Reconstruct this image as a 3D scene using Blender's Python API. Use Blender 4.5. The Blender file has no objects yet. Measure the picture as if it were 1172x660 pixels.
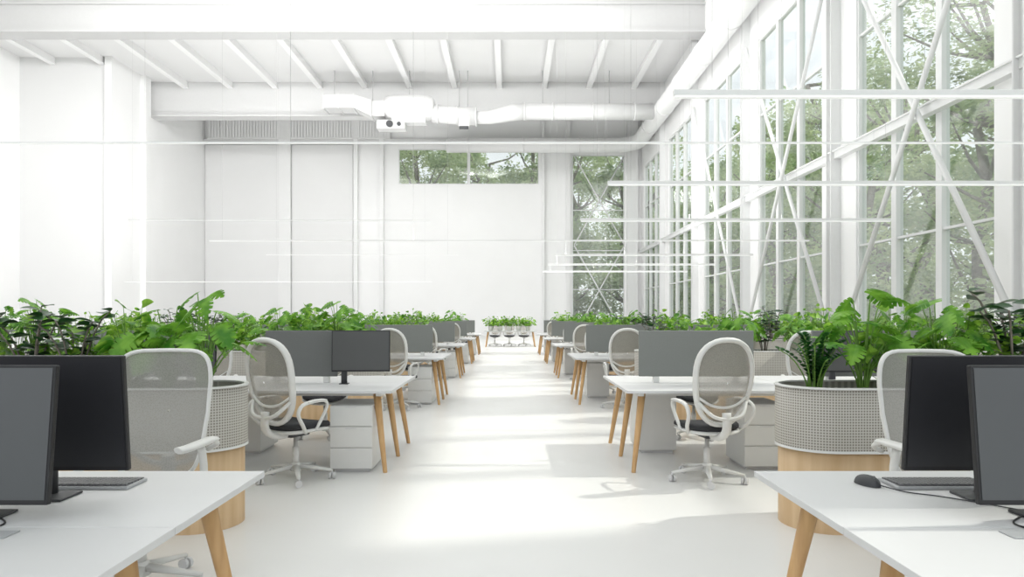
import bpy, bmesh, math, random
from mathutils import Vector, Matrix, Euler
R = random.Random(7)
sc = bpy.context.scene
sc.view_settings.view_transform = 'Standard'
COL = sc.collection

# ------------------------------------------------------------ materials
def new_mat(name):
    m = bpy.data.materials.new(name); m.use_nodes = True
    nt = m.node_tree; nt.nodes.clear()
    out = nt.nodes.new('ShaderNodeOutputMaterial')
    return m, nt, out
def principled(name, col, rough=0.5, metal=0.0, noise=0.03, nscale=8.0, bump=0.0, spec=0.5, coat=0.0, col2=None, emis=0):
    m, nt, out = new_mat(name)
    b = nt.nodes.new('ShaderNodeBsdfPrincipled')
    tc = nt.nodes.new('ShaderNodeTexCoord')
    n = nt.nodes.new('ShaderNodeTexNoise'); n.inputs['Scale'].default_value = nscale
    n.inputs['Detail'].default_value = 3
    nt.links.new(tc.outputs['Object'], n.inputs['Vector'])
    r = nt.nodes.new('ShaderNodeValToRGB')
    c2 = col2 if col2 else tuple(max(0, c*(1-noise*2)) for c in col)
    r.color_ramp.elements[0].position = 0.3; r.color_ramp.elements[1].position = 0.7
    r.color_ramp.elements[0].color = (*c2, 1); r.color_ramp.elements[1].color = (*col, 1)
    nt.links.new(n.outputs['Fac'], r.inputs['Fac'])
    nt.links.new(r.outputs['Color'], b.inputs['Base Color'])
    b.inputs['Roughness'].default_value = rough; b.inputs['Metallic'].default_value = metal
    b.inputs['Specular IOR Level'].default_value = spec
    b.inputs['Coat Weight'].default_value = coat
    if emis:
        b.inputs['Emission Color'].default_value = (1, 1, 1, 1); b.inputs['Emission Strength'].default_value = emis
    if bump:
        bp = nt.nodes.new('ShaderNodeBump'); bp.inputs['Strength'].default_value = bump; bp.inputs['Distance'].default_value = 0.01
        nt.links.new(n.outputs['Fac'], bp.inputs['Height']); nt.links.new(bp.outputs['Normal'], b.inputs['Normal'])
    nt.links.new(b.outputs[0], out.inputs[0])
    return m
def leaf_mat(name, c1, c2, rough=0.4, trans=0.3, nscale=6):
    m, nt, out = new_mat(name)
    b = nt.nodes.new('ShaderNodeBsdfPrincipled'); t = nt.nodes.new('ShaderNodeBsdfTranslucent')
    mx = nt.nodes.new('ShaderNodeMixShader'); mx.inputs[0].default_value = trans
    g = nt.nodes.new('ShaderNodeTexCoord'); n = nt.nodes.new('ShaderNodeTexNoise'); n.inputs['Scale'].default_value = nscale
    r = nt.nodes.new('ShaderNodeValToRGB')
    r.color_ramp.elements[0].position = 0.35; r.color_ramp.elements[1].position = 0.65
    r.color_ramp.elements[0].color = (*c1, 1); r.color_ramp.elements[1].color = (*c2, 1)
    nt.links.new(g.outputs['Object'], n.inputs['Vector']); nt.links.new(n.outputs['Fac'], r.inputs['Fac'])
    nt.links.new(r.outputs['Color'], b.inputs['Base Color']); nt.links.new(r.outputs['Color'], t.inputs['Color'])
    b.inputs['Roughness'].default_value = rough; b.inputs['Specular IOR Level'].default_value = .35
    nt.links.new(b.outputs[0], mx.inputs[1]); nt.links.new(t.outputs[0], mx.inputs[2])
    nt.links.new(mx.outputs[0], out.inputs[0])
    return m
def wood_mat(name, ca, cb, scale=(30, 30, 2)):
    m, nt, out = new_mat(name)
    b = nt.nodes.new('ShaderNodeBsdfPrincipled')
    tc = nt.nodes.new('ShaderNodeTexCoord'); mp = nt.nodes.new('ShaderNodeMapping'); mp.inputs['Scale'].default_value = scale
    n = nt.nodes.new('ShaderNodeTexNoise'); n.inputs['Scale'].default_value = 1.0; n.inputs['Detail'].default_value = 5
    r = nt.nodes.new('ShaderNodeValToRGB'); r.color_ramp.elements[0].position = .3; r.color_ramp.elements[1].position = .7
    r.color_ramp.elements[0].color = (*ca, 1); r.color_ramp.elements[1].color = (*cb, 1)
    nt.links.new(tc.outputs['Object'], mp.inputs[0]); nt.links.new(mp.outputs[0], n.inputs['Vector'])
    nt.links.new(n.outputs['Fac'], r.inputs[0]); nt.links.new(r.outputs[0], b.inputs['Base Color'])
    b.inputs['Roughness'].default_value = .45
    nt.links.new(b.outputs[0], out.inputs[0]); return m
def mesh_fabric(name, col, opacity):
    m, nt, out = new_mat(name)
    b = nt.nodes.new('ShaderNodeBsdfPrincipled'); t = nt.nodes.new('ShaderNodeBsdfTransparent')
    mx = nt.nodes.new('ShaderNodeMixShader')
    tc = nt.nodes.new('ShaderNodeTexCoord'); v = nt.nodes.new('ShaderNodeTexVoronoi'); v.inputs['Scale'].default_value = 130
    mr = nt.nodes.new('ShaderNodeMapRange'); mr.inputs[1].default_value = .2; mr.inputs[2].default_value = .6
    mr.inputs[3].default_value = opacity-.06; mr.inputs[4].default_value = min(1, opacity+.06)
    nt.links.new(tc.outputs['Object'], v.inputs['Vector']); nt.links.new(v.outputs['Distance'], mr.inputs[0])
    nt.links.new(mr.outputs[0], mx.inputs[0])
    b.inputs['Base Color'].default_value = (*col, 1); b.inputs['Roughness'].default_value = .8
    nt.links.new(t.outputs[0], mx.inputs[1]); nt.links.new(b.outputs[0], mx.inputs[2]); nt.links.new(mx.outputs[0], out.inputs[0])
    return m
def perforated_mat():
    m, nt, out = new_mat('perforated_metal')
    b = nt.nodes.new('ShaderNodeBsdfPrincipled'); b.inputs['Roughness'].default_value = .45
    tc = nt.nodes.new('ShaderNodeTexCoord'); mp = nt.nodes.new('ShaderNodeVectorMath'); mp.operation = 'MULTIPLY'
    mp.inputs[1].default_value = (56, 56, 0)
    fr = nt.nodes.new('ShaderNodeVectorMath'); fr.operation = 'FRACTION'
    sb = nt.nodes.new('ShaderNodeVectorMath'); sb.operation = 'SUBTRACT'; sb.inputs[1].default_value = (.5, .5, 0)
    ln = nt.nodes.new('ShaderNodeVectorMath'); ln.operation = 'LENGTH'
    r = nt.nodes.new('ShaderNodeValToRGB'); r.color_ramp.elements[0].position = .28; r.color_ramp.elements[1].position = .36
    r.color_ramp.elements[0].color = (.20, .18, .15, 1); r.color_ramp.elements[1].color = (.52, .495, .445, 1)
    nt.links.new(tc.outputs['UV'], mp.inputs[0]); nt.links.new(mp.outputs[0], fr.inputs[0]); nt.links.new(fr.outputs[0], sb.inputs[0])
    nt.links.new(sb.outputs[0], ln.inputs[0]); nt.links.new(ln.outputs['Value'], r.inputs[0]); nt.links.new(r.outputs[0], b.inputs['Base Color'])
    nt.links.new(b.outputs[0], out.inputs[0]); return m
def glass_mat():
    m, nt, out = new_mat('window_glass')
    g = nt.nodes.new('ShaderNodeBsdfGlossy'); g.inputs['Roughness'].default_value = .05
    t = nt.nodes.new('ShaderNodeBsdfTransparent'); t.inputs[0].default_value = (.98, 1, .99, 1)
    n = nt.nodes.new('ShaderNodeTexNoise'); n.inputs['Scale'].default_value = .5
    mr = nt.nodes.new('ShaderNodeMapRange'); mr.inputs[3].default_value = .18; mr.inputs[4].default_value = .28
    mx = nt.nodes.new('ShaderNodeMixShader'); nt.links.new(n.outputs['Fac'], mr.inputs[0]); nt.links.new(mr.outputs[0], mx.inputs[0])
    nt.links.new(t.outputs[0], mx.inputs[1]); nt.links.new(g.outputs[0], mx.inputs[2]); nt.links.new(mx.outputs[0], out.inputs[0]); return m

M = {}
M['wall'] = principled('white_wall_paint', (.90, .90, .90), .7, noise=.01, nscale=.6)
M['ceil'] = principled('white_ceiling_deck', (.81, .81, .81), .8, noise=.01, nscale=.4)
M['panel'] = principled('pale_smooth_cladding', (.80, .80, .80), .6, noise=.01, nscale=.3)
M['steel'] = principled('white_painted_steel', (.89, .89, .89), .45, noise=.01)
M['brace'] = principled('pale_grey_painted_steel', (.78, .785, .785), .5, noise=.01)
M['beamgrey'] = principled('grey_painted_beam', (.68, .68, .68), .6, noise=.01)
M['beamfront'] = principled('pale_grey_front_beam', (.60, .60, .60), .6, noise=.01)
M['floor'] = principled('white_resin_floor', (.80, .795, .78), .30, noise=.015, nscale=1.2, bump=.03, spec=.45)
M['ground'] = principled('grass_ground', (.14, .22, .07), .9, noise=.2, nscale=2)
M['desk'] = principled('white_laminate', (.67, .67, .67), .5, noise=.008, nscale=5, spec=.35)
M['wood'] = wood_mat('oak_wood', (.54, .31, .13), (.68, .43, .20))
M['woodbase'] = wood_mat('oak_slat_wood', (.58, .38, .20), (.72, .52, .31), (14, 14, 1.2))
M['frame'] = principled('light_grey_plastic', (.72, .715, .69), .45, noise=.01)
M['meshA'] = mesh_fabric('woven_mesh_light', (.34, .315, .265), .62)
M['meshB'] = mesh_fabric('woven_mesh_dense', (.37, .36, .33), .72)
M['seat'] = principled('charcoal_fabric', (.035, .036, .04), .9, noise=.1, nscale=60, bump=.2)
M['black'] = principled('black_plastic', (.012, .012, .014), .45, noise=.05)
M['dark'] = principled('dark_grey_plastic', (.05, .052, .056), .5, noise=.04)
M['screen'] = principled('monitor_glass', (.085, .09, .095), .28, noise=.05, nscale=2)
M['screen2'] = principled('monitor_glass_off', (.022, .022, .026), .4, noise=.05, nscale=2)
M['screen3'] = principled('monitor_glass_grey', (.085, .087, .087), .4, noise=.05, nscale=2)
M['divider'] = principled('grey_felt', (.225, .235, .222), .85, noise=.03, nscale=90)
M['divider2'] = principled('dark_grey_felt', (.16, .166, .16), .85, noise=.03, nscale=90)
M['ped'] = principled('white_lacquer', (.74, .735, .71), .4, noise=.01)
M['key'] = principled('grey_keycap', (.16, .16, .165), .5, noise=.03)
M['kbody'] = principled('keyboard_case', (.46, .47, .48), .4, noise=.03)
M['perf'] = perforated_mat()
M['soil'] = principled('potting_soil', (.045, .03, .02), .95, noise=.3, nscale=30, bump=.5)
M['stem'] = leaf_mat('plant_stem', (.14, .28, .05), (.22, .40, .08), .5, .1)
M['lf_m'] = leaf_mat('monstera_leaf', (.06, .22, .02), (.25, .52, .06), .4, .36, 9)
M['lf_p'] = leaf_mat('pothos_leaf', (.06, .22, .015), (.38, .64, .08), .4, .40, 11)
M['lf_r'] = leaf_mat('rubber_leaf', (.012, .045, .015), (.03, .10, .025), .35, .1)
M['lf_z'] = leaf_mat('zz_leaf', (.012, .08, .015), (.035, .15, .028), .35, .18)
M['lf_t'] = leaf_mat('tree_leaf', (.24, .36, .15), (.60, .69, .36), .6, .5, .8)
M['bark'] = principled('bark', (.26, .23, .19), .9, noise=.3, nscale=6, bump=.5)
M['lamp'] = principled('lamp_diffuser', (.92, .92, .92), .5, noise=.01, emis=.3)
M['wire'] = principled('steel_wire', (.5, .5, .5), .4, noise=.02)
M['glass'] = glass_mat()
M['duct'] = principled('white_duct_metal', (.82, .82, .82), .35, noise=.01)

# ------------------------------------------------------------ mesh builder
class MB:
    def __init__(s): s.v = []; s.f = []; s.m = []; s.sm = []; s.uv = {}
    def box(s, x0, x1, y0, y1, z0, z1, mat=0):
        b = len(s.v)
        s.v += [(x0,y0,z0),(x1,y0,z0),(x1,y1,z0),(x0,y1,z0),(x0,y0,z1),(x1,y0,z1),(x1,y1,z1),(x0,y1,z1)]
        for q in ((0,3,2,1),(4,5,6,7),(0,1,5,4),(1,2,6,5),(2,3,7,6),(3,0,4,7)):
            s.f.append([b+i for i in q]); s.m.append(mat); s.sm.append(False)
        return s
    def tube(s, pts, rad, seg=8, mat=0, closed=False, ab=(1, 1), ref=None, caps=True):
        P = [Vector(p) for p in pts]; n = len(P)
        if not isinstance(rad, (list, tuple)): rad = [rad]*n
        nrm = None; base = len(s.v)
        for i in range(n):
            if closed: t = P[(i+1) % n]-P[i-1]
            else: t = P[min(i+1, n-1)]-P[max(i-1, 0)]
            t.normalize()
            if nrm is None or ref is not None:
                r = Vector(ref) if ref is not None else (Vector((0, 0, 1)) if abs(t.z) < .9 else Vector((1, 0, 0)))
                nrm = r - t*r.dot(t)
            else: nrm = nrm - t*nrm.dot(t)
            nrm.normalize(); bi = t.cross(nrm)
            for k in range(seg):
                a = 2*math.pi*k/seg
                s.v.append(tuple(P[i]+nrm*math.cos(a)*rad[i]*ab[0]+bi*math.sin(a)*rad[i]*ab[1]))
        for i in range(n if closed else n-1):
            j = (i+1) % n
            for k in range(seg):
                l = (k+1) % seg
                s.f.append([base+i*seg+k, base+i*seg+l, base+j*seg+l, base+j*seg+k]); s.m.append(mat); s.sm.append(seg > 4)
        if caps and not closed:
            s.f.append([base+k for k in reversed(range(seg))]); s.m.append(mat); s.sm.append(False)
            s.f.append([base+(n-1)*seg+k for k in range(seg)]); s.m.append(mat); s.sm.append(False)
        return s
    def lathe(s, prof, seg=20, mat=0, c=(0, 0), axis='z'):
        base = len(s.v); n = len(prof)
        for r, z in prof:
            for k in range(seg):
                a = 2*math.pi*k/seg
                if axis == 'z': s.v.append((c[0]+r*math.cos(a), c[1]+r*math.sin(a), z))
                else: s.v.append((z, c[0]+r*math.cos(a), c[1]+r*math.sin(a)))
        for i in range(n-1):
            for k in range(seg):
                l = (k+1) % seg
                s.f.append([base+i*seg+k, base+i*seg+l, base+(i+1)*seg+l, base+(i+1)*seg+k]); s.m.append(mat); s.sm.append(True)
        s.f.append([base+k for k in reversed(range(seg))]); s.m.append(mat); s.sm.append(False)
        s.f.append([base+(n-1)*seg+k for k in range(seg)]); s.m.append(mat); s.sm.append(False)
        return s
    def grid(s, rows, mat=0, closed=False, smooth=True):
        base = len(s.v); c = len(rows[0])
        for r in rows: s.v += [tuple(p) for p in r]
        for i in range(len(rows)-1):
            for k in range(c if closed else c-1):
                l = (k+1) % c
                s.f.append([base+i*c+k, base+i*c+l, base+(i+1)*c+l, base+(i+1)*c+k]); s.m.append(mat); s.sm.append(smooth)
        return s
    def poly(s, pts, mat=0, smooth=False):
        b = len(s.v); s.v += [tuple(p) for p in pts]; s.f.append(list(range(b, b+len(pts)))); s.m.append(mat); s.sm.append(smooth)
    def mesh(s, name, mats, bevel=0, seg=2):
        me = bpy.data.meshes.new(name); me.from_pydata(s.v, [], s.f)
        for k in mats: me.materials.append(M[k])
        for p, mi, sm in zip(me.polygons, s.m, s.sm): p.material_index = mi; p.use_smooth = sm
        if s.uv:
            ul = me.uv_layers.new(name='UVMap')
            for fi, uvs in s.uv.items():
                p = me.polygons[fi]
                for li, uv in zip(p.loop_indices, uvs): ul.data[li].uv = uv
        if bevel:
            bm = bmesh.new(); bm.from_mesh(me)
            ed = [e for e in bm.edges if len(e.link_faces) == 2 and e.calc_face_angle(0) > .6]
            bmesh.ops.bevel(bm, geom=ed, offset=bevel, segments=seg, affect='EDGES', profile=.5)
            bm.to_mesh(me); bm.free()
        me.update(); return me

def tag(o, label=None, cat=None, group=None, kind=None):
    if label: o['label'] = label
    if cat: o['category'] = cat
    if group: o['group'] = group
    if kind: o['kind'] = kind
def mobj(name, me, loc=(0, 0, 0), rot=(0, 0, 0), scale=1, parent=None, **k):
    o = bpy.data.objects.new(name, me); COL.objects.link(o)
    o.location = loc; o.rotation_euler = rot
    o.scale = (scale,)*3 if not isinstance(scale, tuple) else scale
    if parent: o.parent = parent
    tag(o, **k); return o
def P(name, me, loc=(0, 0, 0), rot=(0, 0, 0), label=None, ch=(), kind=None): return (name, me, loc, rot, label, ch, kind)
def spawn(kind, name, loc, rz=0, label=None, cat=None, group=None, scale=1):
    e = bpy.data.objects.new(name, None); COL.objects.link(e); e.empty_display_size = .2
    e.location = loc; e.rotation_euler = (0, 0, rz); e.scale = (scale,)*3 if not isinstance(scale, tuple) else scale
    tag(e, label, cat, group)
    def add(p, par):
        nm, me, l, r, lb, ch, kd = p
        o = mobj(nm, me, l, r, 1, par, label=lb, kind=kd)
        for c in ch: add(c, o)
    for p in kind: add(p, e)
    return e
def lerp(a, b, t): return a+(b-a)*t
def bez(pts, n):
    P4 = [Vector(p) for p in pts]; out = []
    for i in range(len(P4)-1):
        p0 = P4[max(i-1, 0)]; p1 = P4[i]; p2 = P4[i+1]; p3 = P4[min(i+2, len(P4)-1)]
        for k in range(n):
            t = k/n
            out.append(.5*((2*p1)+(p2-p0)*t+(2*p0-5*p1+4*p2-p3)*t*t+(3*p1-p0-3*p2+p3)*t**3))
    out.append(P4[-1]); return out

# ------------------------------------------------------------ room shell
D = 50.7; XR = 9.8; XL = -22.6; XLN = -27.9
def struct(name, mb, mats, bevel=0): return mobj(name, mb.mesh(name, mats, bevel), kind='structure')
b = MB(); b.box(-28.2, 10.1, -8, D+.3, -.2, 0); struct('floor', b, ['floor'])
b = MB()
b.box(-28.2, 10.1, -8, 34.15, 17.7, 17.9); b.box(-28.2, 10.1, 34.5, 51, 16.15, 16.3)
struct('ceiling', b, ['ceil'])
b = MB(); b.box(XLN, XR, 34.2, 34.8, 15.70, 17.75); b.box(XLN, XR, 34.0, 35.0, 15.58, 15.70); b.box(XLN, XR, 34.08, 34.2, 17.0, 17.1); struct('trim_1', b, ['beamfront'])
b = MB(); b.box(XL, XR, 43.0, 43.5, 14.05, 16.14); b.box(XL, XR, 42.8, 43.7, 13.95, 14.05); struct('trim_2', b, ['beamgrey'])
i = 3
for k in range(-9, 4):
    x = -.63+k*2.82
    ye = 38.9 if x < XL else 43.0
    b = MB(); b.box(x-.11, x+.11, 34.8, ye, 15.8, 16.15); b.box(x-.17, x+.17, 34.8, ye, 15.74, 15.80)
    struct('trim_%d' % i, b, ['steel']); i += 1
b = MB(); b.box(-28.2, XLN, -8, 39.1, 0, 17.7); struct('wall_left', b, ['wall'])
b = MB(); b.box(XLN, XL-.35, 38.9, 39.1, 0, 16.15); struct('wall_alcove', b, ['panel'])
b = MB(); b.box(XL-.3, XL, 38.9, D, 0, 16.15); struct('wall_left_rear', b, ['wall'])
for (x0, x1, y0, y1, z1) in ((XL-.35, XL+.05, 38.7, 38.9, 16.15), (XL, XL+.35, 41.8, 42.4, 16.15)):
    b = MB(); b.box(x0, x1, y0, y1, 0, z1); struct('trim_%d' % i, b, ['steel']); i += 1
WX0, WX1, WZ0, WZ1 = -8.24, 2.2, 11.2, 13.85
TX0, TX1, TZ0, TZ1 = 4.67, 8.57, .3, 13.4
b = MB(); y0, y1 = D, D+.3
b.box(XL-.3, WX0, y0, y1, 0, 16.15); b.box(WX0, WX1, y0, y1, 0, WZ0); b.box(WX0, WX1, y0, y1, WZ1, 16.15)
b.box(WX1, TX0, y0, y1, 0, 16.15); b.box(TX0, TX1, y0, y1, 0, TZ0); b.box(TX0, TX1, y0, y1, TZ1, 16.15); b.box(TX1, 10.1, y0, y1, 0, 16.15)
struct('wall_far', b, ['wall'])
for (x0, x1) in ((-22.5, -17.1), (-16.1, -11.6)):
    b = MB(); b.box(x0, x1, D-.12, D, .1, 14.1); struct('trim_%d' % i, b, ['panel']); i += 1
for (x0, x1) in ((-17.05, -16.15), (-11.5, -11.2), (-9.6, -9.3), (2.4, 2.6), (4.2, 4.5), (8.7, 9.5)):
    b = MB(); b.box(x0, x1, D-.35, D, 0, 16.1); struct('trim_%d' % i, b, ['duct']); i += 1
b = MB(); b.box(XL, XR, D-.3, D-.02, 14.15, 14.5); struct('trim_%d' % i, b, ['beamgrey']); i += 1
b = MB()
for k in range(60):
    xx = XL+.4+k*.22; b.box(xx, xx+.16, D-.34, D-.30, 14.6, 15.9)
b.box(XL+.3, XL+13.8, D-.36, D-.29, 14.5, 14.6); b.box(XL+.3, XL+13.8, D-.36, D-.29, 15.9, 16.0); b.box(XL+.3, XL+13.8, D-.28, D-.25, 14.5, 16.0)
struct('trim_%d' % i, b, ['duct']); i += 1
b = MB(); ZT = 12.3; ZS = .5
bays = []
y = -1.4-7.6
ys = []
while y < 49:
    ys.append(y); y += 7.6
prev = -8
for y in ys:
    s0 = max(y, -8)
    if s0 > prev: b.box(XR, XR+.3, prev, s0, ZS, ZT)
    bays.append((s0, min(y+5.5, D-.4))); prev = min(y+5.5, D-.4)
b.box(XR, XR+.3, prev, D, ZS, ZT)
b.box(XR, XR+.3, -8, D, 0, ZS); b.box(XR, XR+.3, -8, D, ZT, 17.7)
struct('wall_right', b, ['wall'])
def window(n, ax, a0, a1, z0, z1, pos, nm, trans, fr=.07):
    b = MB()
    def bx(a, c, za, zb, d0, d1, mat=0):
        if ax == 'y': b.box(pos+d0, pos+d1, a, c, za, zb, mat)
        else: b.box(a, c, pos+d0, pos+d1, za, zb, mat)
    bx(a0, a0+fr, z0, z1, 0, .15); bx(a1-fr, a1, z0, z1, 0, .15)
    bx(a0+fr, a1-fr, z0, z0+fr, 0, .15); bx(a0+fr, a1-fr, z1-fr, z1, 0, .15)
    for k in range(1, nm+1):
        c = lerp(a0, a1, k/(nm+1)); bx(c-.11, c+.11, z0+fr, z1-fr, -.02, .17)
    for t in trans: bx(a0+fr, a1-fr, t-.03, t+.03, .02, .14)
    bx(a0+fr, a1-fr, z0+fr, z1-fr, .085, .095, 1)
    struct('window_%d' % n, b, ['brace', 'glass'])
wn = 1
for (a, c) in bays:
    window(wn, 'y', a, c, ZS, ZT, XR+.05, 2, (3.4, 9.3)); wn += 1
window(wn, 'x', WX0, WX1, WZ0, WZ1, D+.05, 1, ()); wn += 1
window(wn, 'x', TX0, TX1, TZ0, TZ1, D+.05, 0, (3.4, 6.3, 9.3)); wn += 1
b = MB(); b.box(XR-.2, XR, -8, D-.4, 6.06, 6.26); b.box(XR-.26, XR, -8, D-.4, 6.26, 6.30); struct('trim_%d' % i, b, ['brace']); i += 1
for y in ys:
    yy = y+5.5+1.05
    if -6 < yy < 50:
        b = MB(); b.box(XR-.3, XR, yy-.16, yy-.12, 0, 17.7); b.box(XR-.3, XR, yy+.12, yy+.16, 0, 17.7); b.box(XR-.17, XR-.13, yy-.12, yy+.12, 0, 17.7)
        struct('trim_%d' % i, b, ['brace']); i += 1
def brace(p, q, r=.065):
    mb = MB(); mb.tube([p, q], r, 8)
    mobj('cross_brace', mb.mesh('cross_brace', ['brace']), label='pale grey tubular steel cross brace in front of tall window', cat='steel brace', group='window cross braces')
for n_, y in enumerate(ys):
    if y < 12 or y > 32: continue
    a, c = y-1.9, y+5.7
    brace((XR-.40, a, .05), (XR-.40, c, 12.0))
    if y < 24: brace((XR-.54, a, 12.0), (XR-.54, c, .05))
brace((TX0+.1, D-.42, .05), (TX1-.1, D-.42, 6.6), .05); brace((TX1-.1, D-.54, .05), (TX0+.1, D-.54, 6.6), .05)
brace((TX0+.1, D-.42, 6.65), (TX1-.1, D-.42, 13.2), .05); brace((TX1-.1, D-.54, 6.65), (TX0+.1, D-.54, 13.2), .05)

b = MB(); b.box(-60, 120, -40, 160, -.45, -.3); mobj('lawn_ground', b.mesh('lawn', ['ground']), kind='structure', label='grass ground outside the hall', cat='ground')

# ------------------------------------------------------------ trees
def tree_kind(seed, H=15, rad=4.6, n=9500, zlow=1.5):
    r = random.Random(seed)
    t = MB(); top = H*.85
    pts = [(r.uniform(-.2, .2)*k, r.uniform(-.2, .2)*k, top*k/6) for k in range(7)]
    t.tube(pts, [.28-.03*k for k in range(7)], 9)
    cl = []
    for k in range(28):
        a = r.uniform(0, 6.28); z = lerp(zlow, H-1, r.random())
        rr = rad*math.sqrt(max(.05, 1-((z-H*.5)/(H*.55))**2))*r.uniform(.35, .95)
        c = Vector((math.cos(a)*rr, math.sin(a)*rr, z)); cl.append((c, r.uniform(.8, 1.6)))
        s = Vector(pts[min(6, max(0, int((z-1)/top*6)))])
        mid = (s+c)/2+Vector((0, 0, -.3)); t.tube([s, mid, c], [.09, .06, .02], 5)
    f = MB()
    for k in range(n):
        c, cr = r.choice(cl)
        d = Vector((r.gauss(0, 1), r.gauss(0, 1), r.gauss(0, .6))).normalized()*cr*r.random()**.4
        p = c+d; s = r.uniform(.09, .16)
        u = Vector((r.gauss(0, 1), r.gauss(0, 1), r.gauss(0, .5))).normalized(); v = u.orthogonal().normalized()
        f.poly([p-u*s, p+v*s*.55, p+u*s, p-v*s*.55])
    return [P('trunk', t.mesh('tree_trunk', ['bark'])), P('foliage', f.mesh('tree_foliage', ['lf_t']), kind='stuff')]
TK = [tree_kind(1), tree_kind(2, 16, 4.2), tree_kind(3, 13, 5.0, 9500, .8)]
def tree(x, y, s=1, ki=None):
    spawn(R.choice(TK) if ki is None else TK[ki], 'tree', (x, y, -.3), R.uniform(0, 6.28), 'leafy green deciduous tree standing outside the windows', 'tree', 'trees outside the hall', s)
for k in range(12): tree(17+R.uniform(-.8, 2), 15+k*5.6+R.uniform(-1, 1), R.uniform(.95, 1.15))
for k in range(11): tree(28+R.uniform(-1, 3), 26+k*8+R.uniform(-2, 2), R.uniform(1.25, 1.5))
for k in range(7): tree(-12+k*4.3+R.uniform(-1, 1), 60+R.uniform(-1, 3), R.uniform(1.22, 1.35), k % 2)
for k in range(5): tree(-16+k*8+R.uniform(-2, 2), 76+R.uniform(-2, 2), R.uniform(1.3, 1.5), k % 2)

# ------------------------------------------------------------ ducts
def rings(mb, pts, r):
    for p, d in pts: mb.tube([Vector(p)-Vector(d)*.04, Vector(p)+Vector(d)*.04], r, 20)
DX, DZ, DR = 9.12, 13.7, .52
b = MB(); b.tube([(DX, 18, DZ), (DX, 47.5, DZ)]+[(DX-1.6+1.6*math.cos(a), 47.5+1.6*math.sin(a), DZ) for a in [math.pi/2*k/8 for k in range(1, 9)]]+[(-4.5, 49.1, DZ)], DR, 24)
main = b.mesh('duct_pipe', ['duct'])
c = MB(); rings(c, [((DX, yy, DZ), (0, 1, 0)) for yy in range(20, 47, 4)]+[((xx, 49.1, DZ), (1, 0, 0)) for xx in (5, 1, -3)], DR+.04)
spawn([P('duct_pipe', main), P('duct_collar', c.mesh('duct_collar', ['duct']), kind='stuff')], 'ventilation_duct', (0, 0, 0), 0, 'white round ventilation duct with a bend under the ceiling', 'ventilation duct')
b = MB(); b.tube([(DX-.5, 41, DZ), (.9, 41, DZ)], .47, 22)
b.tube([(.9, 41, DZ), (.2, 41, DZ-.05), (-1.2, 41, DZ-.35), (-2.0, 41, DZ-.35)], [.47, .5, .40, .38], 22)
b.tube([(-2.0, 41, DZ-.3), (-4.6, 41, DZ-.15)], .52, 22)
b2 = MB(); rings(b2, [((xx, 41, DZ), (1, 0, 0)) for xx in (7.5, 5, 2.6, .9)], .52); rings(b2, [((-2.0, 41, DZ-.3), (1, 0, 0)), ((-3.1, 41, DZ-.24), (1, 0, 0)), ((-4.3, 41, DZ-.17), (1, 0, 0))], .58)
b4 = MB(); b4.lathe([(.3, -7.5), (.62, -7.42), (.74, -7.1), (.78, -6.5), (.78, -5.5), (.74, -4.9), (.62, -4.6), (.5, -4.5)], 28, 0, (41, 13.9), 'x')
b4.box(-7.0, -5.0, 40.6, 41.4, 12.95, 13.4)
b5 = MB(); b5.box(-7.9, -6.2, 40.5, 41.4, 12.55, 13.1)
o1 = MB(); o1.tube([(-7.1, 40.52, 12.82), (-7.1, 40.40, 12.82)], .2, 16); o2 = MB(); o2.tube([(-6.55, 40.52, 12.82), (-6.55, 40.44, 12.82)], .12, 14)
b6 = MB(); b6.box(-3.0, -2.35, 40.25, 40.4, 12.6, 13.2)
b6b = MB(); b6b.box(-2.95, -2.4, 40.2, 40.3, 12.45, 12.62)
b7 = MB(); b7.box(-11.0, -9.2, 40.4, 41.6, 13.75, 14.55)
b7.grid([[(-9.2, 40.4, 13.75), (-9.2, 41.6, 13.75), (-9.2, 41.6, 14.55), (-9.2, 40.4, 14.55)], [(-8.2, 40.5, 13.3), (-8.2, 41.5, 13.3), (-8.2, 41.5, 14.2), (-8.2, 40.5, 14.2)], [(-7.4, 40.5, 13.3), (-7.4, 41.5, 13.3), (-7.4, 41.5, 14.2), (-7.4, 40.5, 14.2)]], 0, True, False)
for xx in (-11.0, -10.1, -9.25, -8.2): b7.box(xx-.04, xx+.04, 40.35, 41.65, 13.25 if xx > -9 else 13.7, 14.25 if xx > -9 else 14.6)
b8 = MB()
for xx in (-10.5, -8.2, -6, -3, -2.5, 2, 6): b8.tube([(xx, 41, 14.0), (xx, 41, 16.15)], .025, 5)
spawn([P('branch_duct', b.mesh('branch_duct', ['duct'])), P('duct_collar', b2.mesh('duct_collar2', ['duct']), kind='stuff'),
       P('fan_drum', b4.mesh('fan_drum', ['duct'])), P('outlet_box', b5.mesh('outlet_box', ['beamgrey'], .08)), P('air_outlet', o1.mesh('air_outlet', ['dark'])), P('air_outlet', o2.mesh('air_outlet2', ['dark'])),
       P('control_box', b6.mesh('control_box', ['duct'], .02)), P('sensor', b6b.mesh('sensor', ['dark'], .02)),
       P('intake_duct', b7.mesh('intake_duct', ['beamgrey'])), P('hanger_rod', b8.mesh('hanger_rod', ['wire']), kind='stuff')],
      'air_handling_unit', (0, 0, 0), 0, 'white air handling unit with rounded fan drum and branch duct', 'ventilation unit')

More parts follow.
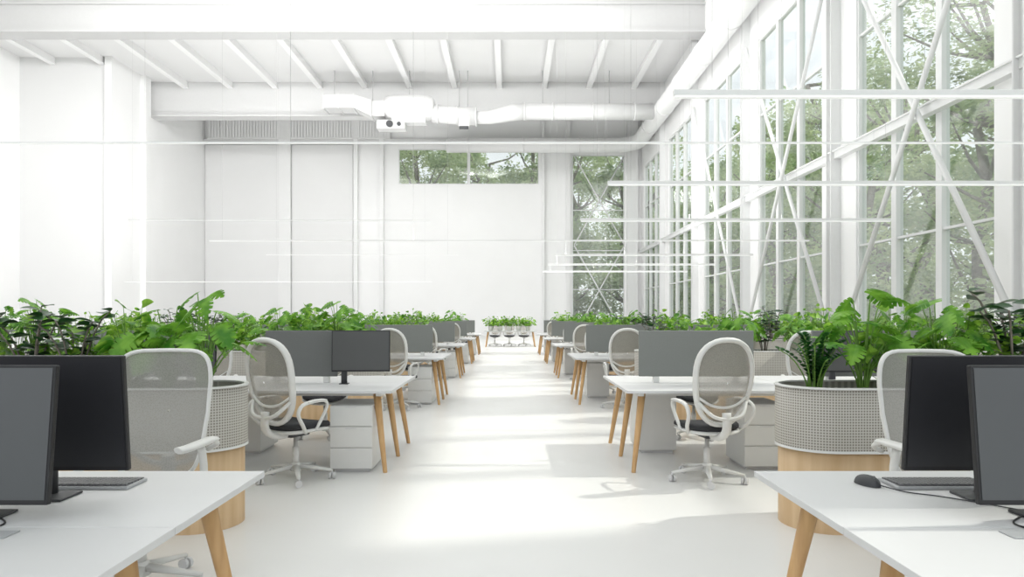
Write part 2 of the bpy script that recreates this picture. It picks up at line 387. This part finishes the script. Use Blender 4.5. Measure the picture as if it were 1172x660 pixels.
# ------------------------------------------------------------ pendant lamps
def lamp(y, x0, x1, z=3.7, w=.035, h=.04, ceil=17.7, up=0, nw=4):
    cx = (x0+x1)/2; L = (x1-x0)/2
    a = MB(); a.box(-L, L, -w, w, -h*.4, h)
    d = MB(); d.box(-L+.01, L-.01, -w*.8, w*.8, -h, -h*.4)
    wr = []
    for k in range(nw):
        xx = lerp(-L+.4, L-.4, k/(nw-1)); t = MB(); t.tube([(0, 0, h), (0, 0, ceil-z)], .0025, 4)
        wr.append(P('suspension_wire', t.mesh('suspension_wire', ['wire']), (xx, 0, 0)))
    spawn([P('lamp_body', a.mesh('lamp_body', ['steel'], .004)), P('diffuser', d.mesh('diffuser', ['lamp']))]+wr, 'linear_pendant_lamp', (cx, y, z), 0,
          'long slim white linear lamp hanging on thin wires', 'pendant lamp', 'linear pendant lamps')
    if up:
        l = bpy.data.lights.new('fill_uplight', 'AREA'); l.shape = 'RECTANGLE'; l.size = L*2-2; l.size_y = w*1.8; l.energy = up  # added fill facing up from the lamp body, brightens ceiling and walls
        o = bpy.data.objects.new('fill_uplight', l); COL.objects.link(o); o.location = (cx-(.8 if cx > 1 else 0), y, z+h+.01); o.rotation_euler = (math.pi, 0, 0)
for k, y in enumerate((7.07, 11.8, 16.3, 20.7, 25.5, 30.2, 34.9)):
    c = 17.7 if y < 34 else 16.15
    if k == 3:
        lamp(y, -9.1, 9.1, w=.024, h=.024, up=260); continue
    lamp(y, 1.7, 9.1, up=(0, 0, 90, 0, 140, 190, 230)[k], ceil=c)
    if k in (2, 4): lamp(y, -9.1, -1.9, w=.014, h=.012, up=260, ceil=c, nw=2)
lamp(35.5, -20, -4, z=3.2, w=.03, h=.012, up=520, ceil=16.15, nw=3)
lamp(9.05, -9.1, 9.1, w=.02, h=.012)

# ------------------------------------------------------------ chairs
def chair_kind(shape='oval', matm='meshA'):
    if shape == 'oval': ex, a, zc, hz, wid, tr = 2.35, .243, .86, .35, .12, .027
    else: ex, a, zc, hz, wid, tr = 5.0, .238, .87, .34, .10, .014
    def bp(u, v):
        x = a*u*(1+wid*v); z = zc+hz*v
        y = -.25-.12*(v+1)/2-.035*math.cos(v*2.2)+.07*(u*u)
        return Vector((x, y, z))
    N = 40; out = []
    for k in range(N):
        t = 2*math.pi*k/N; c, s = math.cos(t), math.sin(t)
        out.append((math.copysign(abs(c)**(2/ex), c), math.copysign(abs(s)**(2/ex), s)))
    fr = MB(); fr.tube([bp(u, v) for u, v in out], tr, 8, 0, True, (1.25, .8), (0, 1, 0))
    if shape == 'oval':
        lo = [(-.9, -.35), (-.5, -.52), (0, -.58), (.5, -.52), (.9, -.35)]
        fr.tube(bez([bp(u, v)+Vector((0, -.01, 0)) for u, v in lo], 4), .012, 6, 0)
    sp = MB(); sp.tube(bez([(0, -.05, .40), (0, -.22, .40), (0, -.33, .48), (0, -.33, .62)], 4), .026, 8, 0, False, (1, 1.6))
    sp.tube(bez([bp(-.93, -.45)+Vector((0, -.02, 0)), (-.13, -.345, .60), (0, -.345, .57), (.13, -.345, .60), bp(.93, -.45)+Vector((0, -.02, 0))], 4), .016, 6)
    ms = MB(); rows = []
    for rr in (0.02, .25, .5, .75, 1.0): rows.append([bp(u*rr, v*rr) for u, v in out])
    ms.grid(rows, 0, True)
    def slab(z0, z1, sx, sy, yc, e=3.2, rr=.02):
        m = MB(); rws = []
        prof = [(.02, z0), (.9, z0), (1, z0+rr*.6), (1, z1-rr), (.95, z1-rr*.2), (.6, z1), (.02, z1+.004)]
        for f, z in prof:
            row = []
            for k in range(28):
                t = 2*math.pi*k/28; c, s = math.cos(t), math.sin(t)
                xx = sx*f*math.copysign(abs(c)**(2/e), c); yy = sy*f*math.copysign(abs(s)**(2/e), s)
                row.append((xx, yc+yy, z-.03*max(0, (yy/sy))**3+.015*(xx/sx)**2))
            rws.append(row)
        m.grid(rws, 0, True); return m
    cush = slab(.445, .50, .245, .235, .02); shell = slab(.415, .448, .25, .245, .01)
    arms = []
    for s in (-1, 1):
        am = MB()
        if shape == 'oval':
            path = bez([(s*.22, -.10, .43), (s*.27, -.18, .50), (s*.29, -.25, .60), (s*.295, -.21, .675), (s*.29, -.06, .695), (s*.282, .06, .685), (s*.272, .09, .63), (s*.258, .04, .53), (s*.24, -.01, .44)], 4)
            am.tube(path, .014, 7, 0, False, (1, 1.2))
            pad = [(s*.294, -.16, .692), (s*.29, -.06, .702), (s*.284, .06, .692)]
        else:
            am.tube(bez([(s*.2, 0, .42), (s*.29, 0, .45), (s*.31, -.01, .6), (s*.30, 0, .73)], 4), .02, 8, 0, False, (1, 1.4))
            am.tube(bez([(s*.23, -.30, .66), (s*.30, -.24, .70), (s*.315, -.12, .745)], 4), .014, 7)
            pad = [(s*.31, -.13, .745), (s*.31, 0, .75), (s*.285, .12, .745), (s*.25, .17, .74)]
        am.tube(bez(pad, 4), [.032 if shape != 'oval' else .018]*(4*(len(pad)-1)+1), 8, 0, False, (.5, 1.3))
        arms.append(P('armrest', am.mesh('armrest', ['frame'])))
    col = MB(); col.lathe([(.02, .12), (.028, .12), (.028, .28), (.018, .28), (.018, .41)], 14)
    mech = MB(); mech.box(-.07, .07, -.12, .1, .375, .42)
    base = MB(); base.lathe([(.03, .07), (.05, .08), (.045, .13), (.035, .15)], 14)
    cst = MB()
    cst.tube([(-.027, 0, 0), (-.006, 0, 0)], .029, 12); cst.tube([(.006, 0, 0), (.027, 0, 0)], .029, 12); cst.tube([(0, 0, 0), (0, 0, .045)], .007, 6)
    cm = cst.mesh('caster', ['beamgrey']); cas = []
    for k in range(5):
        an = math.pi/2+k*2*math.pi/5+.25; c, s = math.cos(an), math.sin(an)
        base.tube([(c*.03, s*.03, .115), (c*.16, s*.16, .098), (c*.31, s*.31, .075)], [.028, .022, .015], 8, 0, False, (.8, 1.1))
        cas.append(P('caster', cm, (c*.31, s*.31, .0295), (0, 0, an), 'small light grey caster wheel'))
    return [P('backrest', fr.mesh('backrest', ['frame']), ch=(P('backrest_mesh', ms.mesh('backrest_mesh', [matm]), label='translucent grey woven mesh panel'),)),
            P('back_support', sp.mesh('back_support', ['frame'])),
            P('seat', shell.mesh('seat_shell', ['frame']), ch=(P('seat_cushion', cush.mesh('seat_cushion', ['seat']), label='charcoal fabric seat cushion'),)),
            P('gas_column', col.mesh('gas_column', ['frame'])), P('tilt_mechanism', mech.mesh('tilt_mechanism', ['dark'], .01)),
            P('star_base', base.mesh('star_base', ['frame']))]+arms+cas
CA = chair_kind('oval'); CB = chair_kind('square', 'meshB')
LA = 'white swivel office chair with oval grey mesh back'
def chair(x, y, rz, k=CA, label=LA):
    spawn(k, 'office_chair', (x, y, 0), rz, label, 'office chair', 'office chairs at the desks')
LB = 'light grey swivel office chair with square mesh back'
chair(-1.89, 3.50, math.pi+.08, CB, LB); chair(2.26, 3.44, math.pi-.05, CB, LB)

# ------------------------------------------------------------ desks
def desk_kind(L=3.2, Dp=1.56, nst=2):
    tops = []
    seat = L/nst
    for a in range(nst):
        for h in range(2):
            m = MB(); m.box(a*seat+.001, (a+1)*seat-.001, h*Dp/2+.0015, (h+1)*Dp/2-.0015, .715, .74); tops.append(P('tabletop', m.mesh('tabletop', ['desk'], .002)))
    fr = MB(); fr.box(.12, L-.12, .18, .23, .675, .715); fr.box(.12, L-.12, Dp-.23, Dp-.18, .675, .715)
    for xx in (.12, L/2, L-.16): fr.box(xx, xx+.05, .1, Dp-.1, .68, .714)
    k = tops+[P('support_frame', fr.mesh('support_frame', ['ped']))]
    for (xt, xf) in ((.17, .07), (L-.17, L-.07)):
        for (yt, yf) in ((.2, .07), (Dp/2, Dp/2), (Dp-.2, Dp-.07)):
            m = MB(); m.tube([(xf, yf, 0), (xf, yf, .004), (xt, yt, .70)], [.019, .02, .036], 12, 0)
            k.append(P('leg', m.mesh('leg', ['wood']), label='tapered oak leg'))
    return k
DK = desk_kind()
YN = [1.36+4.7*k for k in range(6)]
AX = 1.045
for k, y in enumerate(YN):
    for s in (-1, 1):
        x = AX if s > 0 else -AX-3.2
        spawn(DK, 'bench_desk', (x, y, 0), 0, 'white double bench desk with tapered oak legs', 'desk', 'white bench desks')

def div_kind(w, mt='divider'):
    dm = MB(); dm.box(-w/2, w/2, -.014, .014, .80, 1.26)
    cl = MB(); cl.box(-.03, .03, -.02, .02, .741, .80); clm = cl.mesh('clamp', ['ped'])
    return [P('felt_panel', dm.mesh('felt_panel', [mt], .008)), P('clamp', clm, (-w*.35, 0, 0)), P('clamp', clm, (w*.35, 0, 0))]
DIV = div_kind(1.15); DIVS = div_kind(.72, 'divider2')
for k, y in enumerate(YN):
    if k == 0: continue
    for s in (-1, 1):
        for xc in (1.87, 3.6):
            kd = DIV
            if k == 1 and s < 0 and xc < 2: xc = 2.08; kd = DIVS
            spawn(kd, 'desk_divider', (s*xc, y+.78, 0), 0, 'mid grey felt privacy screen clamped on desk', 'desk divider', 'grey desk dividers')
def ped_kind():
    w, d = .19, .27
    b = MB(); b.box(-w, w, -d+.02, d, .03, .60)
    h = MB(); h.box(-.05, .05, -.005, .0, -.003, .003); hm = h.mesh('handle', ['beamgrey'])
    k = [P('body', b.mesh('body', ['ped'], .004))]
    for (z0, z1) in ((.035, .220), (.226, .410), (.416, .597)):
        m = MB(); m.box(-w+.002, w-.002, -d, -d+.018, z0, z1); k.append(P('drawer', m.mesh('drawer', ['ped'], .003), ch=(P('handle', hm, (0, -d, z1-.012)),)))
    c = MB(); c.box(-w+.03, w-.03, -d+.05, d-.03, 0.0005, .03); k.append(P('plinth', c.mesh('plinth', ['beamgrey'])))
    return k
PK = ped_kind()
def ped(x, y, rz=0): spawn(PK, 'drawer_pedestal', (x, y, 0), rz, 'plain white three drawer pedestal under desk', 'drawer unit', 'drawer pedestals')
def monitor_kind(w=.61, h=.385, tilt=.06, zc=1.02, scr='screen', bw=.12, b0=-.02, b1=.17, sx=0, sr=.018):
    p = MB(); p.box(-w/2, w/2, 0, .022, -h/2, h/2); p.box(-.15, .15, .02, .036, -.1, .1)
    s = MB(); s.box(-w/2+.009, w/2-.009, -.002, .001, -h/2+.016, h/2-.009)
    st = MB(); st.tube([(sx, .06, .75), (sx, .06, zc)], sr, 10, 0, False, (1, 1.3)); st.box(sx-.03, sx+.03, .025, .06, zc-.03, zc+.03)
    ba = MB(); ba.box(sx-bw, sx+bw, b0, b1, .741, .75)
    return [P('monitor_housing', p.mesh('monitor_housing', ['black'], .004), (0, 0, zc), (-tilt, 0, 0), ch=(P('screen', s.mesh('screen', [scr])),)),
            P('stand_pole', st.mesh('stand_pole', ['dark'])), P('stand_base', ba.mesh('stand_base', ['dark'], .003))]
MK = monitor_kind(.61, .44, .10, 1.025, bw=.10, b0=.0, b1=.14); MK2 = monitor_kind(.56, .40, .03, 1.065, 'screen3', bw=.045, b0=.02, b1=.10, sx=-.17, sr=.03)
MKB = monitor_kind(.61, .42, -.09, 1.05, 'screen2', bw=.09, b0=-.03, b1=.10)
def monitor(x, y, rz, k, lb): spawn(k, 'computer_monitor', (x, y, 0), rz, lb, 'monitor', 'computer monitors')
monitor(-1.76, 2.17, 0, MK, 'black framed monitor with dark grey screen on desk')
monitor(-1.685, 2.455, 0, MKB, 'black flat computer monitor switched off on desk')
monitor(1.785, 2.17, 0, MK, 'black framed monitor with dark grey screen on desk')
monitor(1.735, 2.455, 0, MKB, 'black flat computer monitor switched off on desk')
def key_kind():
    b = MB(); b.box(-.19, .19, -.075, .075, 0, .012)
    kk = MB()
    for r in range(6):
        y = -.064+r*.0225; n = 17; x = -.181
        for c in range(n):
            kk.box(x, x+.0178, y, y+.0175, .0115, .017+r*.0008); x += .0213
    return [P('keyboard_case', b.mesh('keyboard_case', ['kbody'], .003)), P('keys', kk.mesh('keys', ['key']), kind='stuff')]
KK = key_kind()
for x in (-1.64, 1.665): spawn(KK, 'keyboard', (x, 2.67, .741), math.pi, 'slim grey computer keyboard on white desk', 'keyboard', 'keyboards', .98)
m = MB(); rows = []
for j in range(7):
    t = j/6; z = .034*math.sin(t*math.pi/2); f = math.cos(t*math.pi/2)
    rows.append([(.031*math.cos(a)*max(f, .02)**.7, .055*math.sin(a)*max(f, .02)**.7-.005*t, z) for a in [2*math.pi*q/20 for q in range(20)]])
m.grid(rows, 0, True)
w = MB(); w.tube([(-.004, 0, 0), (.004, 0, 0)], .009, 10)
cb = MB(); cb.tube(bez([(.01, -.05, .008), (.04, -.13, .003), (.10, -.20, .003), (.16, -.30, .003), (.22, -.42, .003), (.30, -.52, .003), (.40, -.50, .003)], 5), .0022, 5)
spawn([P('mouse_body', m.mesh('mouse_body', ['dark'])), P('scroll_wheel', w.mesh('scroll_wheel', ['key']), (0, -.028, .028)), P('cable', cb.mesh('cable', ['dark']))],
      'computer_mouse', (1.405, 2.68, .741), .25, 'dark grey computer mouse with cable on desk', 'computer mouse', scale=1.1)
for s in (-1, 1):
    cb = MB(); cb.tube(bez([(s*1.78, 2.33, .755), (s*1.70, 2.26, .7435), (s*1.60, 2.16, .7435), (s*1.66, 2.06, .7435), (s*1.8, 2.03, .7435)], 6), .003, 6)
    mobj('power_cable', cb.mesh('power_cable', ['black']), label='thin black power cable lying on white desk', cat='cable', group='power cables')
ck = MB(); ck.box(-.12, .12, -.035, .035, 0, .004)
ckm = ck.mesh('cable_hatch', ['kbody'], .0015)
for s in (-1, 1):
    mobj('cable_hatch', ckm, (s*1.62, 2.06, .7405), label='grey cable hatch cover in desk top', cat='cable hatch', group='cable hatches')

for k in range(1, 6):
    y = YN[k]
    if k == 1:
        chair(1.69, y-.22, .2); chair(-1.84, y-.18, -.50)
    else:
        chair(1.70+R.uniform(-.05, .05), y-.35, R.uniform(-.5, .5)); chair(-1.72+R.uniform(-.05, .05), y-.35, R.uniform(-.6, .3))
    for s in (-1, 1):
        chair(s*(3.45+R.uniform(-.1, .1)), y-.3, R.uniform(-.5, .5))
        chair(s*(2.15 if k == 1 else 1.75), y+1.56+.34, math.pi+R.uniform(-.5, .5))
        if k < 4: chair(s*3.5, y+1.56+.34, math.pi+R.uniform(-.5, .5))
    ped(-1.42, y+.33); ped(2.33, y+.42); ped(1.52, y+1.20, math.pi); ped(-2.72, y+1.15, math.pi)
    if k == 1:
        monitor(-1.44, y+.56, .06, MK2, 'dark grey computer monitor on desk beside grey divider')
        monitor(-3.1, y+.5, 0, MK2, 'dark grey computer monitor on desk beside grey divider')
        monitor(3.3, y+.5, 0, MK2, 'dark grey computer monitor on desk beside grey divider')

# ------------------------------------------------------------ planters
def stadium(L, W, n=20, ins=0):
    r = W/2-ins; h = L/2-W/2; pts = []
    for k in range(n+1): a = -math.pi/2+math.pi*k/n; pts.append((h+r*math.cos(a), r*math.sin(a)))
    for k in range(n+1): a = math.pi/2+math.pi*k/n; pts.append((-h+r*math.cos(a), r*math.sin(a)))
    return pts
def planter_kind(L=3.2, W=.6):
    def wall(z0, z1, ins, th=.015, uv=False):
        m = MB(); o = stadium(L, W, 20, ins); q = stadium(L, W, 20, ins+th)
        u = [0]
        for i in range(len(o)): a, c = o[i], o[(i+1) % len(o)]; u.append(u[-1]+math.hypot(a[0]-c[0], a[1]-c[1]))
        n = len(o); rows = [[(x, y, z0) for x, y in o], [(x, y, z1) for x, y in o], [(x, y, z1) for x, y in q], [(x, y, z0) for x, y in q], [(x, y, z0) for x, y in o]]
        m.grid(rows, 0, True, False)
        for i in range(n): m.sm[i] = True
        if uv:
            for i in range(n): m.uv[i] = [(u[i], z0), (u[i+1], z0), (u[i+1], z1), (u[i], z1)]
        return m
    so = MB(); pts = stadium(L, W, 20, .03); so.poly([(x, y, .885) for x, y in pts])
    rim = wall(.930, .942, -.006, .03)
    rim2 = wall(.523, .540, -.003, .02)
    k = [P('perforated_shell', wall(.54, .932, 0, uv=True).mesh('perforated_shell', ['perf']), label='pale taupe perforated metal upper band'),
         P('wooden_base', wall(0, .53, .02).mesh('wooden_base', ['woodbase']), label='light oak wooden lower band'),
         P('rim', rim.mesh('rim', ['frame'])), P('seam_ring', rim2.mesh('seam_ring', ['frame'])), P('soil', so.mesh('soil', ['soil']))]
    return k
PLK = planter_kind()

# ------------------------------------------------------------ plants
def leaf(mb, base, f, L, W, droop, fold=.15, mat=0, kind='heart', roll=0):
    f = f.normalized(); s = f.cross(Vector((0, 0, 1)))
    if s.length < .05: s = Vector((1, 0, 0))
    s.normalize(); s = Matrix.Rotation(roll, 3, f) @ s; n = s.cross(f)
    def mid(t): return base+f*L*t+Vector((0, 0, -droop*L*t*t))
    if kind == 'monstera':
        N = 6
        for sd in (-1, 1):
            for i in range(N):
                t0, t1 = i/N, (i+1)/N
                def wd(t): return W*.5*(math.sin(math.pi*min(1, (t*.86+.14)))**.75)
                g = .04
                ta, tb = t0+g+.05, t1-g+.05
                e0 = mid(ta-.10*(1-t0))+s*sd*wd(ta)+n*fold*wd(ta)-Vector((0, 0, .25*wd(ta)))
                e1 = mid(min(1, tb)-.06*(1-t0))+s*sd*wd(tb)+n*fold*wd(tb)-Vector((0, 0, .25*wd(tb)))
                m0, m1 = mid(t0), mid(t1)
                i0 = mid(t0)+s*sd*wd(t0)*.35+n*fold*wd(t0)*.35; i1 = mid(t1)+s*sd*wd(t1)*.35*(1 if i < N-1 else 0)+n*fold*wd(t1)*.3
                if sd > 0: mb.poly([m0, i0, i1, m1], mat); mb.poly([i0, e0, e1, i1], mat)
                else: mb.poly([m0, m1, i1, i0], mat); mb.poly([i0, i1, e1, e0], mat)
        return
    rows = []
    NR = 6
    for i in range(NR+1):
        t = i/NR
        if kind == 'heart': w = W*.5*(math.sin(math.pi*min(1, t**.62))**.7 if 0 < t < 1 else 0); back = -.16*L*(1-t)**2 if i else 0
        else: w = W*.5*(math.sin(math.pi*t)**.65 if 0 < t < 1 else 0); back = 0
        c = mid(t); ed = n*fold*w+f*back
        rows.append([c-s*w+ed, c-s*w*.5+ed*.3, c, c+s*w*.5+ed*.3, c+s*w+ed])
    mb.grid(rows, mat, False, True)
def quad_stem(mb, p0, p1, r0=.006, r1=.003):
    p0, p1 = Vector(p0), Vector(p1); pts = []
    for k in range(6):
        t = k/5
        pts.append(Vector((lerp(p0.x, p1.x, t**1.6), lerp(p0.y, p1.y, t**1.6), lerp(p0.z, p1.z, 1-(1-t)**1.4))))
    mb.tube(pts, [lerp(r0, r1, k/5) for k in range(6)], 5, 0)
def plant_monstera(seed, n=26, H=.50):
    r = random.Random(seed); lf = MB(); st = MB()
    for k in range(n):
        a = k*2.4+r.uniform(-.3, .3); q = (k+.5)/n
        rad = .05+.22*q*r.uniform(.7, 1.15); h = H*(1.10-.55*q)*r.uniform(.8, 1.1)
        p = Vector((math.cos(a)*rad, math.sin(a)*rad*.8, h))
        quad_stem(st, (math.cos(a)*.02, math.sin(a)*.02, -.02), p)
        f = Vector((math.cos(a), math.sin(a)*.9, r.uniform(-.8, .4)))
        L = r.uniform(.10, .19); leaf(lf, p, f, L, L*r.uniform(.8, .95), .4, .14, 0, 'monstera', r.uniform(-.8, .8))
    return [P('foliage', lf.mesh('foliage', ['lf_m']), label='large split glossy green leaves'), P('stem', st.mesh('stem', ['stem']), kind='stuff')]
def plant_pothos(seed, n=105, H=.44, sp=.26):
    r = random.Random(seed); lf = MB(); st = MB()
    for k in range(n):
        a = r.uniform(0, 6.28); q = math.sqrt(r.random()); rad = sp*q
        h = H*(1.0-.5*q*q)*r.uniform(.3, 1.2)+.03
        p = Vector((math.cos(a)*rad, math.sin(a)*rad*.85, h))
        quad_stem(st, (math.cos(a)*.05, math.sin(a)*.04, -.02), p, .0035, .0018)
        f = Vector((math.cos(a)+r.gauss(0, .5), math.sin(a)+r.gauss(0, .5), r.uniform(-.8, .8)))
        L = r.uniform(.05, .12); leaf(lf, p, f, L, L*.75, .3, .2, 0, 'heart', r.uniform(-1, 1))
    return [P('foliage', lf.mesh('foliage', ['lf_p']), label='dense bright green heart shaped leaves'), P('stem', st.mesh('stem', ['stem']), kind='stuff')]
def plant_rubber(seed):
    r = random.Random(seed); lf = MB(); st = MB()
    for j in range(6):
        a = j*1.05+r.uniform(-.3, .3); tip = Vector((math.cos(a)*r.uniform(.1, .26), math.sin(a)*.2, r.uniform(.42, .60)))
        quad_stem(st, (math.cos(a)*.03, math.sin(a)*.03, -.02), tip, .008, .005)
        for k in range(8):
            t = .3+.7*k/7; b = Vector((tip.x*t**1.6, tip.y*t**1.6, tip.z*(1-(1-t)**1.4)))
            aa = k*2.4+j; f = Vector((math.cos(aa), math.sin(aa), .35)); L = r.uniform(.09, .125)
            leaf(lf, b, f, L, L*.8, .2, .2, 0, 'oval', r.uniform(-.4, .4))
    return [P('foliage', lf.mesh('foliage', ['lf_r']), label='dark green rounded glossy leaves'), P('stem', st.mesh('stem', ['bark']), kind='stuff')]
def plant_zz(seed):
    r = random.Random(seed); lf = MB(); st = MB()
    for j in range(22):
        a = j*2.4; R0 = r.uniform(.04, .22); tip = Vector((math.cos(a)*R0, math.sin(a)*R0, r.uniform(.16, .34)))
        quad_stem(st, (math.cos(a)*.03, math.sin(a)*.03, -.02), tip, .005, .003)
        d = Vector((math.cos(a+1.57), math.sin(a+1.57), .4))
        for k in range(10):
            t = .2+.8*k/9; b = Vector((tip.x*t**1.6, tip.y*t**1.6, tip.z*(1-(1-t)**1.4)))
            for s in (-1, 1):
                leaf(lf, b, Vector((d.x*s+math.cos(a)*.3, d.y*s+math.sin(a)*.3, .55)), .05, .024, .1, .2, 0, 'oval')
    return [P('foliage', lf.mesh('foliage', ['lf_z']), label='small pointed dark green leaflets'), P('stem', st.mesh('stem', ['stem']), kind='stuff')]
MO = [plant_monstera(11), plant_monstera(12, 22, .48)]; PO = [plant_pothos(21), plant_pothos(22, 90, .38, .3), plant_pothos(23, 105, .48)]
RU = [plant_rubber(31)]; ZZ = [plant_zz(41)]
NM = {'m': ('monstera_plant', 'monstera with large split leaves in perforated planter', MO), 'p': ('pothos_plant', 'bushy bright green pothos in perforated planter', PO),
      'r': ('rubber_plant', 'dark leaved rubber plant in perforated planter', RU), 'z': ('zz_plant', 'dark green zz plant in perforated planter', ZZ)}
def plant(c, x, y, s=1, z=.885, idx=None, label=None):
    nm, lb, ks = NM[c]; k = ks[idx] if idx is not None else R.choice(ks)
    spawn(k, nm, (x, y, z), R.uniform(0, 6.28), label or lb, 'potted plant', 'planter plants', s)
PY0 = 4.65
def planter(xc, y):
    spawn(PLK, 'planter', (xc, y, 0), 0, 'oval planter with pale perforated band over oak base', 'planter', 'oval planters')
planter(-3.40, PY0); planter(3.43, PY0)
for c, x, dy, sc_ in (('m', -2.08, 0, 1.15), ('m', -2.34, .03, 1.12), ('p', -2.60, .05, 1.05), ('r', -2.88, -.12, 1.0), ('p', -2.95, .10, .95), ('r', -3.18, -.10, 1.05), ('p', -3.42, .05, 1.0), ('r', -3.62, -.1, .95), ('m', -4.1, 0, 1), ('p', -4.5, 0, 1)):
    plant(c, x, PY0+dy, sc_)
for c, x, dy, sc_ in (('z', 2.08, 0, 1.2), ('m', 2.42, .02, 1.15), ('p', 2.66, .06, 1.0), ('m', 2.92, 0, 1.05), ('p', 3.12, .06, 1.05), ('r', 3.34, -.12, 1.25), ('p', 3.65, 0, 1.1), ('m', 4.1, 0, 1), ('p', 4.5, 0, 1)):
    plant(c, x, PY0+dy, sc_)
for k in range(1, 6):
    y = PY0+4.7*k
    for s in (-1, 1):
        planter(s*3.32, y)
        for j in range(8): plant(R.choice('ppmmppmr'), s*(1.98+j*.38), y+R.uniform(-.06, .06), R.uniform(.88, 1.25))
        if k < 4:
            planter(s*6.75, y)
            for j in range(8): plant(R.choice('ppmpr'), s*(5.4+j*.38), y+R.uniform(-.06, .06), R.uniform(.95, 1.3))

FT = desk_kind(2.4, 1.2, 1)
spawn(FT, 'meeting_table', (-1.15, 31.0, 0), 0, 'white meeting table with plants at the aisle end', 'table')
pt = MB(); pt.lathe([(.07, 0), (.10, .02), (.12, .2), (.125, .22), (.115, .22), (.11, .19), (.02, .185)], 18)
ptm = pt.mesh('pot', ['ped'])
for x in (-.85, -.42, .0, .42, .85):
    e = spawn([P('pot', ptm)]+PO[1], 'potted_pothos', (x, 31.3, .741), R.uniform(0, 6), 'leafy green plant in a white pot on table', 'potted plant', 'plants on the meeting table', 1.0)
    for c in e.children:
        if c.name.split('.')[0] != 'pot': c.location.z = .12; c.scale = (1.3, 1.3, 1.2)
for x in (-.7, .0, .7): chair(x, 32.7, math.pi)
chair(-1.75, 31.6, -1.5); chair(1.85, 31.6, 1.5)

# ------------------------------------------------------------ light
w = bpy.data.worlds.new('sky'); sc.world = w; w.use_nodes = True; nt = w.node_tree; nt.nodes.clear()
bg = nt.nodes.new('ShaderNodeBackground'); ou = nt.nodes.new('ShaderNodeOutputWorld')
tc = nt.nodes.new('ShaderNodeTexCoord'); sp = nt.nodes.new('ShaderNodeSeparateXYZ'); rp = nt.nodes.new('ShaderNodeValToRGB')
rp.color_ramp.elements[0].color = (.97, .98, 1, 1); rp.color_ramp.elements[1].color = (.80, .89, 1, 1)
nt.links.new(tc.outputs['Generated'], sp.inputs[0]); nt.links.new(sp.outputs['Z'], rp.inputs[0]); nt.links.new(rp.outputs[0], bg.inputs[0])
bg.inputs[1].default_value = 1.35; nt.links.new(bg.outputs[0], ou.inputs[0])
sl = bpy.data.lights.new('sun', 'SUN'); sl.energy = 3.3; sl.angle = .025; sl.color = (1, .95, .88)
so = bpy.data.objects.new('sun', sl); COL.objects.link(so); so.rotation_euler = Vector((.66, .13, .74)).to_track_quat('Z', 'Y').to_euler(); so.location = (30, 20, 40)
def area(x, y, z, sx, sy, e, d=(0, 0, -1), nm='overhead_fill'):  # unseen fill lights added to the hall, not fixtures
    l = bpy.data.lights.new(nm, 'AREA'); l.shape = 'RECTANGLE'; l.size = sx; l.size_y = sy; l.energy = e; l.color = (1, .995, .985)
    o = bpy.data.objects.new(nm, l); COL.objects.link(o); o.location = (x, y, z); o.rotation_euler = Vector(d).to_track_quat('-Z', 'Y').to_euler()
area(-6, 8, 17.6, 22, 20, 1200)  # added overhead fill out of view, lifts the ambient level
area(-6, 27, 17.6, 24, 12, 1200)
area(-9, 24, 15.0, 24, 1.2, 2000, (0, 26, -6), 'wall_fill')  # added fill above the view, brightens the far wall
area(-4, 24, 16.4, 1.5, 14, 850, (-22, 8, -7), 'wall_fill')  # added fill above the view, brightens the left wall
cd = bpy.data.cameras.new('camera'); cam = bpy.data.objects.new('camera', cd); COL.objects.link(cam)
cam.location = (0, 0, 1.4); cam.rotation_euler = (math.pi/2, 0, 0); cd.lens = 24; cd.sensor_width = 36
cd.shift_x = .0026; cd.shift_y = .0273; cd.clip_end = 300
sc.camera = cam
